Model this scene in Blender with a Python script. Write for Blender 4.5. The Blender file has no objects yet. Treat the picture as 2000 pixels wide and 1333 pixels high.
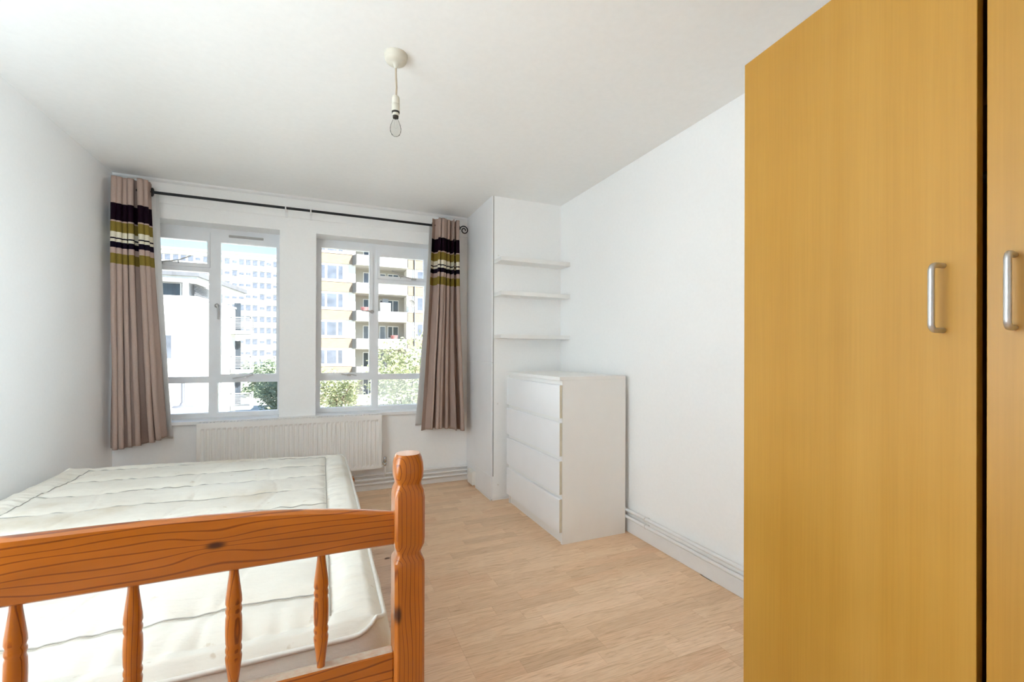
import bpy, bmesh, math, random
from mathutils import Vector, Matrix, noise
PI = math.pi
random.seed(7)
scene = bpy.context.scene
COL = scene.collection

# ------------------------------------------------------------------ camera
# fitted to the photograph (2000x1333): focal length and principal point in pixels
FPX, CX, CY = 849.5263, 982.2931, 690.0986
YAW, PIT, ROL, CAMZ = 0.394, 0.0015, 0.0031, 1.1371
cF = Vector((math.sin(YAW)*math.cos(PIT), math.cos(YAW)*math.cos(PIT), math.sin(PIT)))
cR = Vector((math.cos(YAW), -math.sin(YAW), 0.0))
cU = cR.cross(cF)
cR2 = cR*math.cos(ROL) + cU*math.sin(ROL)
cU2 = cU*math.cos(ROL) - cR*math.sin(ROL)
cam_data = bpy.data.cameras.new('camera')
cam = bpy.data.objects.new('camera', cam_data)
COL.objects.link(cam)
cam.matrix_world = Matrix(((cR2.x, cU2.x, -cF.x, 0), (cR2.y, cU2.y, -cF.y, 0), (cR2.z, cU2.z, -cF.z, CAMZ), (0, 0, 0, 1)))
cam_data.sensor_width = 36.0
cam_data.lens = FPX/2000*36
cam_data.shift_x = (1000-CX)/2000
cam_data.shift_y = (CY-666.5)/2000
cam_data.clip_start = 0.02
cam_data.clip_end = 600
scene.camera = cam

# ------------------------------------------------------------------ sky, sun, exposure
SUN_DIR = Vector((0.55, -0.62, 0.62)).normalized()      # towards the sun: behind this building, so no sun patch indoors
world = bpy.data.worlds.new('world')
scene.world = world
world.use_nodes = True
wn = world.node_tree
wn.nodes.clear()
w_out = wn.nodes.new('ShaderNodeOutputWorld')
w_bg = wn.nodes.new('ShaderNodeBackground')
w_sky = wn.nodes.new('ShaderNodeTexSky')
w_sky.sky_type = 'NISHITA'
w_sky.sun_disc = False
w_sky.sun_elevation = math.asin(SUN_DIR.z)
w_sky.sun_rotation = math.atan2(SUN_DIR.x, SUN_DIR.y)
w_sky.air_density = 1.0
w_sky.dust_density = 0.0
w_sky.ozone_density = 4.0
w_bg.inputs['Strength'].default_value = 0.042
wn.links.new(w_sky.outputs[0], w_bg.inputs['Color'])
wn.links.new(w_bg.outputs[0], w_out.inputs['Surface'])
sun_data = bpy.data.lights.new('sun', 'SUN')
sun_data.energy = 2.6
sun_data.angle = math.radians(0.6)
sun_data.color = (1.0, 0.96, 0.9)
sun = bpy.data.objects.new('sun', sun_data)
COL.objects.link(sun)
sun.rotation_euler = SUN_DIR.to_track_quat('Z', 'Y').to_euler()
sun.location = (20, -20, 30)
# added unseen fill light near the bed foot, turned to the left wall
fill_data = bpy.data.lights.new('fill_light', 'AREA')
fill_data.shape = 'RECTANGLE'; fill_data.size = 0.5; fill_data.size_y = 0.9
fill_data.energy = 7.5
fill_data.spread = math.radians(110)
fill_data.color = (0.76, 0.905, 1.0)
up = bpy.data.objects.new('fill_light', fill_data)
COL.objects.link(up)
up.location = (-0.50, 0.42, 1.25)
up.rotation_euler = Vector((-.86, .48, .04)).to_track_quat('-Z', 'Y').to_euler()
scene.view_settings.view_transform = 'Standard'
scene.view_settings.look = 'None'
scene.view_settings.gamma = 1.0
scene.view_settings.use_curve_mapping = False
scene.view_settings.exposure = 3.1
scene.cycles.max_bounces = 14
scene.cycles.diffuse_bounces = 11
scene.cycles.glossy_bounces = 6
scene.cycles.transparent_max_bounces = 12
scene.cycles.sample_clamp_indirect = 10
scene.cycles.use_denoising = True

# ------------------------------------------------------------------ helpers: objects
def link(o, parent=None):
    COL.objects.link(o)
    if parent is not None:
        o.parent = parent
    return o

def tag(o, label=None, cat=None, group=None, kind=None):
    if label: o['label'] = label
    if cat: o['category'] = cat
    if group: o['group'] = group
    if kind: o['kind'] = kind
    return o

def empty(name, loc=(0, 0, 0), rz=0.0):
    o = bpy.data.objects.new(name, None)
    o.empty_display_size = 0.1
    o.location = loc
    o.rotation_euler = (0, 0, rz)
    return link(o)

class MB:
    """collects geometry of ONE part"""
    def __init__(self):
        self.v = []; self.f = []; self.sm = []; self.mi = []
    def add(self, vs, fs, smooth=False, mat=0):
        b = len(self.v)
        self.v += [tuple(p) for p in vs]
        self.f += [tuple(i+b for i in q) for q in fs]
        self.sm += [smooth]*len(fs); self.mi += [mat]*len(fs)
        return self
    def box(self, x0, x1, y0, y1, z0, z1, mat=0):
        vs = [(x0,y0,z0),(x1,y0,z0),(x1,y1,z0),(x0,y1,z0),(x0,y0,z1),(x1,y0,z1),(x1,y1,z1),(x0,y1,z1)]
        return self.add(vs, [(0,3,2,1),(4,5,6,7),(0,1,5,4),(1,2,6,5),(2,3,7,6),(3,0,4,7)], mat=mat)
    def prism(self, pts, z0, z1, mat=0):
        n = len(pts)
        vs = [(x,y,z0) for x,y in pts]+[(x,y,z1) for x,y in pts]
        fs = [tuple(range(n-1,-1,-1)), tuple(range(n,2*n))]+[(i,(i+1)%n,n+(i+1)%n,n+i) for i in range(n)]
        return self.add(vs, fs, mat=mat)
    def tube(self, path, r, n=10, caps=True, closed=False, mat=0):
        P = [Vector(p) for p in path]; m = len(P)
        rs = r if isinstance(r, (list, tuple)) else [r]*m
        vs = []; prev = None
        for i in range(m):
            if closed: t = P[(i+1)%m]-P[i-1]
            else: t = P[min(i+1,m-1)]-P[max(i-1,0)]
            t.normalize()
            if prev is None:
                a = Vector((0,0,1)) if abs(t.z) < .9 else Vector((1,0,0))
                u = t.cross(a).normalized()
            else:
                u = (prev-t*prev.dot(t)).normalized()
            prev = u; w = t.cross(u)
            for k in range(n):
                a = 2*PI*k/n
                vs.append(P[i]+(u*math.cos(a)+w*math.sin(a))*rs[i])
        fs = []
        for i in range(m if closed else m-1):
            j = (i+1) % m
            for k in range(n):
                fs.append((i*n+k, i*n+(k+1)%n, j*n+(k+1)%n, j*n+k))
        self.add(vs, fs, True, mat)
        if caps and not closed:
            self.add(vs[:n], [tuple(range(n-1,-1,-1))], mat=mat)
            self.add(vs[-n:], [tuple(range(n))], mat=mat)
        return self
    def lathe(self, prof, c=(0,0,0), n=24, axis='Z', caps=True, mat=0):
        vs = []
        for r, z in prof:
            for k in range(n):
                a = 2*PI*k/n
                p = (r*math.cos(a), r*math.sin(a), z)
                if axis == 'X': p = (p[2], p[0], p[1])
                if axis == 'Y': p = (p[1], p[2], p[0])
                vs.append((p[0]+c[0], p[1]+c[1], p[2]+c[2]))
        fs = []
        for i in range(len(prof)-1):
            for k in range(n):
                fs.append((i*n+k, i*n+(k+1)%n, (i+1)*n+(k+1)%n, (i+1)*n+k))
        self.add(vs, fs, True, mat)
        if caps:
            self.add(vs[:n], [tuple(range(n-1,-1,-1))], mat=mat)
            self.add(vs[-n:], [tuple(range(n))], mat=mat)
        return self
    def torus(self, c, R, r, axis=(1,0,0), n=24, m=10, mat=0):
        ax = Vector(axis).normalized()
        a = Vector((0,0,1)) if abs(ax.z) < .9 else Vector((1,0,0))
        u = ax.cross(a).normalized(); w = ax.cross(u)
        path = [Vector(c)+(u*math.cos(2*PI*i/n)+w*math.sin(2*PI*i/n))*R for i in range(n)]
        return self.tube(path, r, m, closed=True, mat=mat)
    def mesh(self, name, mats):
        me = bpy.data.meshes.new(name)
        me.from_pydata(self.v, [], self.f)
        for m in (mats if isinstance(mats, (list, tuple)) else [mats]):
            me.materials.append(m)
        me.polygons.foreach_set('use_smooth', self.sm)
        me.polygons.foreach_set('material_index', self.mi)
        bm = bmesh.new(); bm.from_mesh(me)
        bmesh.ops.recalc_face_normals(bm, faces=bm.faces)
        bm.to_mesh(me); bm.free()
        me.update()
        return me
    def build(self, name, mats, parent=None, bevel=0, loc=None, seg=2):
        o = bpy.data.objects.new(name, self.mesh(name, mats))
        link(o, parent)
        if loc: o.location = loc
        if bevel:
            m = o.modifiers.new('bevel', 'BEVEL'); m.width = bevel; m.segments = seg
            m.limit_method = 'ANGLE'; m.angle_limit = math.radians(40)
            m.harden_normals = False
        return o

def B(*a): return MB().box(*a)

# ------------------------------------------------------------------ helpers: materials
def newmat(name):
    m = bpy.data.materials.new(name)
    m.use_nodes = True
    nt = m.node_tree
    bs = nt.nodes['Principled BSDF']
    return m, nt, bs

def N(nt, t, **kw):
    n = nt.nodes.new(t)
    for k, v in kw.items():
        setattr(n, k, v)
    return n

def setin(n, **kw):
    for k, v in kw.items():
        n.inputs[k.replace('_', ' ')].default_value = v
    return n

def math_node(nt, op, a, b=None, c=None):
    n = N(nt, 'ShaderNodeMath', operation=op)
    for i, x in enumerate((a, b, c)):
        if x is None: continue
        if isinstance(x, (int, float)): n.inputs[i].default_value = x
        else: nt.links.new(x, n.inputs[i])
    return n.outputs[0]

def ramp(nt, fac, stops, interp='LINEAR'):
    r = N(nt, 'ShaderNodeValToRGB')
    r.color_ramp.interpolation = interp
    el = r.color_ramp.elements
    while len(el) > 1: el.remove(el[0])
    el[0].position = stops[0][0]; el[0].color = (*stops[0][1], 1)
    for p, c in stops[1:]:
        e = el.new(p); e.color = (*c, 1)
    nt.links.new(fac, r.inputs[0])
    return r.outputs[0]

def bump(nt, bs, height, strength=.2, dist=.01):
    b = N(nt, 'ShaderNodeBump')
    b.inputs['Strength'].default_value = strength
    b.inputs['Distance'].default_value = dist
    nt.links.new(height, b.inputs['Height'])
    nt.links.new(b.outputs[0], bs.inputs['Normal'])

def srgb(r, g, b):
    f = lambda c: (c/255/12.92) if c/255 <= .04045 else ((c/255+.055)/1.055)**2.4
    return (f(r), f(g), f(b))

def plain(name, col, rough=.5, metal=0, spec=.5, noise_scale=0, var=.06, bump_s=0):
    m, nt, bs = newmat(name)
    setin(bs, Roughness=rough, Metallic=metal)
    bs.inputs['Specular IOR Level'].default_value = spec
    if noise_scale:
        tc = N(nt, 'ShaderNodeTexCoord')
        nz = N(nt, 'ShaderNodeTexNoise'); setin(nz, Scale=noise_scale, Detail=4.0)
        nt.links.new(tc.outputs['Object'], nz.inputs['Vector'])
        lo = tuple(c*(1-var) for c in col); hi = tuple(min(1, c*(1+var)) for c in col)
        nt.links.new(ramp(nt, nz.outputs['Fac'], [(.3, lo), (.7, hi)]), bs.inputs['Base Color'])
        if bump_s: bump(nt, bs, nz.outputs['Fac'], bump_s, .002)
    else:
        bs.inputs['Base Color'].default_value = (*col, 1)
    return m

# ------------------------------------------------------------------ materials
M = {}
M['paint'] = plain('wall_paint', (.885, .885, .880), .6, spec=.3, noise_scale=60, var=.01, bump_s=.05)
M['ceiling'] = plain('ceiling_paint', (.885, .885, .875), .8, spec=.2, noise_scale=40, var=.012, bump_s=.05)
M['gloss'] = plain('white_gloss_paint', (.80, .80, .80), .35, noise_scale=15, var=.015)
M['frame'] = plain('window_frame_paint', (.80, .82, .85), .4, noise_scale=12, var=.02)
M['panelwhite'] = plain('boxing_panel', (.82, .82, .83), .4, noise_scale=9, var=.012)
M['edgegrey'] = plain('panel_edge', (.42, .41, .40), .6, noise_scale=20)
M['radiator'] = plain('radiator_enamel', (.80, .78, .75), .4, noise_scale=8, var=.012)
M['plastic'] = plain('white_plastic', (.80, .79, .76), .45, noise_scale=20, var=.015)
M['chest'] = plain('white_laminate', (.84, .83, .81), .38, noise_scale=10, var=.01)
M['chestfront'] = plain('white_foil_front', (.84, .84, .85), .3, noise_scale=8, var=.01)
M['chestinner'] = plain('drawer_edge', (.62, .57, .45), .5, noise_scale=30)
M['iron'] = plain('black_iron', (.006, .006, .008), .55, noise_scale=60, var=.3)
M['steel'] = plain('satin_steel', (.55, .55, .55), .38, metal=.85, noise_scale=90, var=.05)
M['chrome'] = plain('chrome', (.5, .5, .5), .18, metal=1, noise_scale=40, var=.05)
M['cream'] = plain('aged_plastic', (.66, .63, .54), .45, noise_scale=30, var=.04)
M['cord'] = plain('lamp_cord', (.48, .40, .30), .6, noise_scale=60)
M['dark'] = plain('dark_gap', (.03, .025, .02), .8, noise_scale=20)
M['lining'] = None

def glass_mat(name, tint=(.97, .985, .98), frost=None, ior=1.45):
    m = bpy.data.materials.new(name); m.use_nodes = True
    nt = m.node_tree; nt.nodes.clear()
    out = N(nt, 'ShaderNodeOutputMaterial')
    tr = N(nt, 'ShaderNodeBsdfTransparent'); tr.inputs[0].default_value = (*tint, 1)
    gl = N(nt, 'ShaderNodeBsdfGlossy'); gl.inputs['Roughness'].default_value = .02
    fr = N(nt, 'ShaderNodeFresnel'); fr.inputs[0].default_value = ior
    mx = N(nt, 'ShaderNodeMixShader')
    nt.links.new(fr.outputs[0], mx.inputs[0]); nt.links.new(tr.outputs[0], mx.inputs[1]); nt.links.new(gl.outputs[0], mx.inputs[2])
    last = mx.outputs[0]
    if frost:
        tl = N(nt, 'ShaderNodeBsdfTranslucent'); tl.inputs[0].default_value = (.9, .92, .9, 1)
        m2 = N(nt, 'ShaderNodeMixShader'); m2.inputs[0].default_value = frost
        nt.links.new(last, m2.inputs[1]); nt.links.new(tl.outputs[0], m2.inputs[2]); last = m2.outputs[0]
    nt.links.new(last, out.inputs[0])
    return m
M['glass'] = glass_mat('window_glass')
M['glass_mist'] = glass_mat('misted_window_glass', frost=.18)
M['bulb'] = glass_mat('clear_bulb_glass', (.93, .93, .92), ior=1.08)

def laminate():
    m, nt, bs = newmat('oak_laminate')
    geo = N(nt, 'ShaderNodeNewGeometry'); oi = N(nt, 'ShaderNodeObjectInfo')
    comb = N(nt, 'ShaderNodeCombineXYZ')
    nt.links.new(math_node(nt, 'MULTIPLY', oi.outputs['Random'], 37.0), comb.inputs[0])
    nt.links.new(math_node(nt, 'MULTIPLY', oi.outputs['Random'], 91.0), comb.inputs[1])
    add = N(nt, 'ShaderNodeVectorMath', operation='ADD')
    nt.links.new(geo.outputs['Position'], add.inputs[0]); nt.links.new(comb.outputs[0], add.inputs[1])
    mp = N(nt, 'ShaderNodeMapping'); mp.inputs['Scale'].default_value = (1.0, 11.0, 1)
    nt.links.new(add.outputs[0], mp.inputs[0])
    n1 = N(nt, 'ShaderNodeTexNoise'); setin(n1, Scale=4.0, Detail=6.0, Roughness=.6, Distortion=2.6)
    nt.links.new(mp.outputs[0], n1.inputs['Vector'])
    mp2 = N(nt, 'ShaderNodeMapping'); mp2.inputs['Scale'].default_value = (5.0, 160.0, 1)
    nt.links.new(add.outputs[0], mp2.inputs[0])
    n2 = N(nt, 'ShaderNodeTexNoise'); setin(n2, Scale=2.0, Detail=3.0)
    nt.links.new(mp2.outputs[0], n2.inputs['Vector'])
    c = ramp(nt, n1.outputs['Fac'], [(.22, (.52, .33, .18)), (.42, (.76, .53, .34)), (.60, (.84, .62, .425)), (.8, (.64, .43, .26))])
    # per strip tone
    tone = ramp(nt, oi.outputs['Random'], [(0, (.90, .86, .82)), (.3, (1.02, .99, .96)), (.6, (1.06, 1.06, 1.06)), (.85, (.98, .91, .86)), (1, (1.12, 1.12, 1.14))])
    mix = N(nt, 'ShaderNodeMix', data_type='RGBA', blend_type='MULTIPLY'); mix.inputs[0].default_value = 1
    nt.links.new(c, mix.inputs[6]); nt.links.new(tone, mix.inputs[7])
    grain = ramp(nt, n2.outputs['Fac'], [(.35, (.88, .86, .84)), (.6, (1.03, 1.03, 1.03))])
    mix2 = N(nt, 'ShaderNodeMix', data_type='RGBA', blend_type='MULTIPLY'); mix2.inputs[0].default_value = .8
    nt.links.new(mix.outputs[2], mix2.inputs[6]); nt.links.new(grain, mix2.inputs[7])
    nt.links.new(mix2.outputs[2], bs.inputs['Base Color'])
    setin(bs, Roughness=.36)
    # dull scuffed patches
    sc = N(nt, 'ShaderNodeTexNoise'); setin(sc, Scale=3.0, Detail=5.0)
    nt.links.new(geo.outputs['Position'], sc.inputs['Vector'])
    nt.links.new(math_node(nt, 'MULTIPLY_ADD', sc.outputs['Fac'], .25, .24), bs.inputs['Roughness'])
    bs.inputs['Specular IOR Level'].default_value = .35
    return m
M['laminate'] = laminate()
M['underlay'] = plain('floor_underlay', (.22, .15, .09), .8, noise_scale=10)

def pine(name, along, knots=(), freq=260.0, base=None, dusty=False):
    """varnished orange pine: growth rings running along one object axis, swirling round knots"""
    base = base or [(.0, (.40, .112, .006)), (.5, (.42, .12, .007)), (.78, (.33, .082, .005)), (1.0, (.19, .040, .003))]
    m, nt, bs = newmat(name)
    tc = N(nt, 'ShaderNodeTexCoord'); sp = N(nt, 'ShaderNodeSeparateXYZ')
    nt.links.new(tc.outputs['Object'], sp.inputs[0])
    ax = 'XYZ'.index(along)
    L = sp.outputs[ax]
    # for X boards the face coordinate is Z, for Z posts it is X (+Y)
    A = sp.outputs[2] if along == 'X' else math_node(nt, 'ADD', sp.outputs[0], math_node(nt, 'MULTIPLY', sp.outputs[1], .7))
    D = sp.outputs[1]
    mp = N(nt, 'ShaderNodeMapping')
    mp.inputs['Scale'].default_value = (1.6, 9, 9) if along == 'X' else (9, 9, 1.6)
    nt.links.new(tc.outputs['Object'], mp.inputs[0])
    n1 = N(nt, 'ShaderNodeTexNoise'); setin(n1, Scale=1.6, Detail=2.0)
    nt.links.new(mp.outputs[0], n1.inputs['Vector'])
    g = math_node(nt, 'MULTIPLY', A, freq)
    g = math_node(nt, 'ADD', g, math_node(nt, 'MULTIPLY', n1.outputs['Fac'], 16.0))
    g = math_node(nt, 'ADD', g, math_node(nt, 'MULTIPLY', D, freq*.4))
    dark = None
    for (kl, ka, sl, sa, amp) in knots:
        dl = math_node(nt, 'DIVIDE', math_node(nt, 'SUBTRACT', L, kl), sl)
        da = math_node(nt, 'DIVIDE', math_node(nt, 'SUBTRACT', A, ka), sa)
        r2 = math_node(nt, 'ADD', math_node(nt, 'MULTIPLY', dl, dl), math_node(nt, 'MULTIPLY', da, da))
        w = math_node(nt, 'POWER', 2.718, math_node(nt, 'MULTIPLY', r2, -.10))
        sgn = math_node(nt, 'MULTIPLY', da, w)
        g = math_node(nt, 'ADD', g, math_node(nt, 'MULTIPLY', sgn, amp))
        core = math_node(nt, 'POWER', 2.718, math_node(nt, 'MULTIPLY', math_node(nt, 'MULTIPLY', r2, r2), -1.2))
        dark = core if dark is None else math_node(nt, 'MAXIMUM', dark, core)
    s = math_node(nt, 'MULTIPLY_ADD', math_node(nt, 'SINE', g), .5, .5)
    s = math_node(nt, 'POWER', s, 4.0)
    c = ramp(nt, s, base)
    # large tone drift
    n2 = N(nt, 'ShaderNodeTexNoise'); setin(n2, Scale=2.5, Detail=2.0)
    nt.links.new(mp.outputs[0], n2.inputs['Vector'])
    t = ramp(nt, n2.outputs['Fac'], [(.3, (.82, .78, .7)), (.7, (1.12, 1.15, 1.2))])
    mx = N(nt, 'ShaderNodeMix', data_type='RGBA', blend_type='MULTIPLY'); mx.inputs[0].default_value = .8
    nt.links.new(c, mx.inputs[6]); nt.links.new(t, mx.inputs[7])
    colr = mx.outputs[2]
    if dark is not None:
        m2 = N(nt, 'ShaderNodeMix', data_type='RGBA')
        nt.links.new(dark, m2.inputs[0]); nt.links.new(colr, m2.inputs[6]); m2.inputs[7].default_value = (.05, .008, .002, 1)
        colr = m2.outputs[2]
    nt.links.new(colr, bs.inputs['Base Color'])
    setin(bs, Roughness=.3)
    bs.inputs['Coat Weight'].default_value = .5
    bs.inputs['Specular IOR Level'].default_value = .3
    bs.inputs['Coat Roughness'].default_value = .10
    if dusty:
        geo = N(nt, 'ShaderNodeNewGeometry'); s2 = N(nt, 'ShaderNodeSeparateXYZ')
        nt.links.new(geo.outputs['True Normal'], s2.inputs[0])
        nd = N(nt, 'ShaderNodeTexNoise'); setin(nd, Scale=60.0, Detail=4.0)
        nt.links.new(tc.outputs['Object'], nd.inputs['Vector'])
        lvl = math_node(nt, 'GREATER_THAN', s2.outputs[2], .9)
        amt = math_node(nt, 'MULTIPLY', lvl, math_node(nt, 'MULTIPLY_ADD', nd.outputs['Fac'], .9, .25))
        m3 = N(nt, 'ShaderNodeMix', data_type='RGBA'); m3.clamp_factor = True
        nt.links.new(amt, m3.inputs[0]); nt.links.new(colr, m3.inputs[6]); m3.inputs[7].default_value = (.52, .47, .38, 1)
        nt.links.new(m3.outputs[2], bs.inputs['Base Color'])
    return m

def birch(name):
    m, nt, bs = newmat(name)
    tc = N(nt, 'ShaderNodeTexCoord')
    mp = N(nt, 'ShaderNodeMapping'); mp.inputs['Scale'].default_value = (11, 11, .22)
    nt.links.new(tc.outputs['Object'], mp.inputs[0])
    n1 = N(nt, 'ShaderNodeTexNoise'); setin(n1, Scale=1.0, Detail=2.0, Distortion=.3)
    nt.links.new(mp.outputs[0], n1.inputs['Vector'])
    mp2 = N(nt, 'ShaderNodeMapping'); mp2.inputs['Scale'].default_value = (260, 260, 5)
    nt.links.new(tc.outputs['Object'], mp2.inputs[0])
    n2 = N(nt, 'ShaderNodeTexNoise'); setin(n2, Scale=1.0, Detail=3.0)
    nt.links.new(mp2.outputs[0], n2.inputs['Vector'])
    n3 = N(nt, 'ShaderNodeTexNoise'); setin(n3, Scale=2.2, Detail=3.0)
    nt.links.new(tc.outputs['Object'], n3.inputs['Vector'])
    c = ramp(nt, n1.outputs['Fac'], [(.3, (.43, .216, .028)), (.5, (.455, .239, .036)), (.7, (.485, .265, .048))])
    g = ramp(nt, n2.outputs['Fac'], [(.35, (.965, .96, .95)), (.65, (1.02, 1.02, 1.02))])
    t = ramp(nt, n3.outputs['Fac'], [(.3, (.95, .93, .86)), (.7, (1.04, 1.04, 1.08))])
    mx = N(nt, 'ShaderNodeMix', data_type='RGBA', blend_type='MULTIPLY'); mx.inputs[0].default_value = 1
    nt.links.new(c, mx.inputs[6]); nt.links.new(g, mx.inputs[7])
    mx2 = N(nt, 'ShaderNodeMix', data_type='RGBA', blend_type='MULTIPLY'); mx2.inputs[0].default_value = 1
    nt.links.new(mx.outputs[2], mx2.inputs[6]); nt.links.new(t, mx2.inputs[7])
    nt.links.new(mx2.outputs[2], bs.inputs['Base Color'])
    # veneer leaves laid side by side
    sp = N(nt, 'ShaderNodeSeparateXYZ'); nt.links.new(tc.outputs['Object'], sp.inputs[0])
    leaf = math_node(nt, 'FLOOR', math_node(nt, 'MULTIPLY', sp.outputs[1], 10.5))
    wn_ = N(nt, 'ShaderNodeTexWhiteNoise', noise_dimensions='1D'); nt.links.new(leaf, wn_.inputs['W'])
    lv = ramp(nt, wn_.outputs['Value'], [(0, (.95, .94, .92)), (1, (1.04, 1.04, 1.05))])
    mx3 = N(nt, 'ShaderNodeMix', data_type='RGBA', blend_type='MULTIPLY'); mx3.inputs[0].default_value = 1
    nt.links.new(mx2.outputs[2], mx3.inputs[6]); nt.links.new(lv, mx3.inputs[7])
    nt.links.new(mx3.outputs[2], bs.inputs['Base Color'])
    setin(bs, Roughness=.42)
    bs.inputs['Specular IOR Level'].default_value = .4
    return m
M['birch'] = birch('birch_veneer')

def curtain_mat():
    m = bpy.data.materials.new('striped_curtain_fabric'); m.use_nodes = True
    nt = m.node_tree; bs = nt.nodes['Principled BSDF']; out = nt.nodes['Material Output']
    tc = N(nt, 'ShaderNodeTexCoord'); sp = N(nt, 'ShaderNodeSeparateXYZ')
    nt.links.new(tc.outputs['Object'], sp.inputs[0])
    taupe = (.46, .345, .295); purple = (.010, .0018, .007); olive = (.24, .17, .035); ivory = (.75, .69, .55); navy = (.009, .004, .012); pink = (.50, .37, .32)
    stops = [(0, taupe), (1.709, olive), (1.781, pink), (1.817, navy), (1.856, ivory), (1.868, navy), (1.879, ivory), (1.921, olive), (1.980, pink), (1.995, purple), (2.107, taupe)]
    fac = math_node(nt, 'DIVIDE', sp.outputs[2], 2.4)
    c = ramp(nt, fac, [(z/2.4, col) for z, col in stops], 'CONSTANT')
    nz = N(nt, 'ShaderNodeTexNoise'); setin(nz, Scale=500.0, Detail=2.0)
    nt.links.new(tc.outputs['Object'], nz.inputs['Vector'])
    g = ramp(nt, nz.outputs['Fac'], [(.3, (.85, .85, .85)), (.7, (1.1, 1.1, 1.1))])
    mx = N(nt, 'ShaderNodeMix', data_type='RGBA', blend_type='MULTIPLY'); mx.inputs[0].default_value = 1
    nt.links.new(c, mx.inputs[6]); nt.links.new(g, mx.inputs[7])
    nt.links.new(mx.outputs[2], bs.inputs['Base Color'])
    setin(bs, Roughness=.7); bs.inputs['Specular IOR Level'].default_value = .08
    tl = N(nt, 'ShaderNodeBsdfTranslucent'); nt.links.new(mx.outputs[2], tl.inputs[0])
    ms = N(nt, 'ShaderNodeMixShader'); ms.inputs[0].default_value = .12
    nt.links.new(bs.outputs[0], ms.inputs[1]); nt.links.new(tl.outputs[0], ms.inputs[2]); nt.links.new(ms.outputs[0], out.inputs[0])
    return m
M['curtain'] = curtain_mat()

def cloth(name, col, trans=.35):
    m = bpy.data.materials.new(name); m.use_nodes = True
    nt = m.node_tree; bs = nt.nodes['Principled BSDF']; out = nt.nodes['Material Output']
    tc = N(nt, 'ShaderNodeTexCoord'); nz = N(nt, 'ShaderNodeTexNoise'); setin(nz, Scale=300.0, Detail=2.0)
    nt.links.new(tc.outputs['Object'], nz.inputs['Vector'])
    c = ramp(nt, nz.outputs['Fac'], [(.3, tuple(x*.95 for x in col)), (.7, col)])
    nt.links.new(c, bs.inputs['Base Color']); setin(bs, Roughness=.8)
    tl = N(nt, 'ShaderNodeBsdfTranslucent'); nt.links.new(c, tl.inputs[0])
    ms = N(nt, 'ShaderNodeMixShader'); ms.inputs[0].default_value = trans
    nt.links.new(bs.outputs[0], ms.inputs[1]); nt.links.new(tl.outputs[0], ms.inputs[2]); nt.links.new(ms.outputs[0], out.inputs[0])
    return m
M['lining'] = cloth('white_curtain_lining', (.78, .77, .76))

def mattress_mat():
    m, nt, bs = newmat('mattress_ticking')
    tc = N(nt, 'ShaderNodeTexCoord')
    n1 = N(nt, 'ShaderNodeTexNoise'); setin(n1, Scale=2.2, Detail=5.0, Roughness=.6)
    nt.links.new(tc.outputs['Object'], n1.inputs['Vector'])
    c = ramp(nt, n1.outputs['Fac'], [(.30, (.60, .53, .41)), (.45, (.72, .68, .60)), (.6, (.78, .75, .67)), (.8, (.79, .77, .72))])
    # small age spots
    n3 = N(nt, 'ShaderNodeTexNoise'); setin(n3, Scale=28.0, Detail=3.0)
    nt.links.new(tc.outputs['Object'], n3.inputs['Vector'])
    spot = ramp(nt, n3.outputs['Fac'], [(.70, (1, 1, 1)), (.76, (.72, .62, .5))])
    mx = N(nt, 'ShaderNodeMix', data_type='RGBA', blend_type='MULTIPLY'); mx.inputs[0].default_value = .6
    nt.links.new(c, mx.inputs[6]); nt.links.new(spot, mx.inputs[7])
    nt.links.new(mx.outputs[2], bs.inputs['Base Color'])
    setin(bs, Roughness=.85)
    mp = N(nt, 'ShaderNodeMapping'); mp.inputs['Scale'].default_value = (9, 34, 20)
    nt.links.new(tc.outputs['Object'], mp.inputs[0])
    n2 = N(nt, 'ShaderNodeTexNoise'); setin(n2, Scale=1.4, Detail=5.0, Roughness=.6)
    nt.links.new(mp.outputs[0], n2.inputs['Vector'])
    bump(nt, bs, n2.outputs['Fac'], .25, .012)
    return m
M['mattress'] = mattress_mat()
M['piping'] = plain('mattress_piping', (.74, .72, .66), .7, noise_scale=60, var=.05)

# ------------------------------------------------------------------ room dimensions (metres)
XL, XR, YB, YF, H = -1.317, 1.820, 3.757, -1.60, 2.3596
WT, ST = 2.088, 0.6436             # window head and sill heights
YFR = 3.92                         # room face of the window frames
L0, L1, R0, R1 = -1.235, -0.305, -0.047, 0.893    # window openings
TH = 0.26

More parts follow.
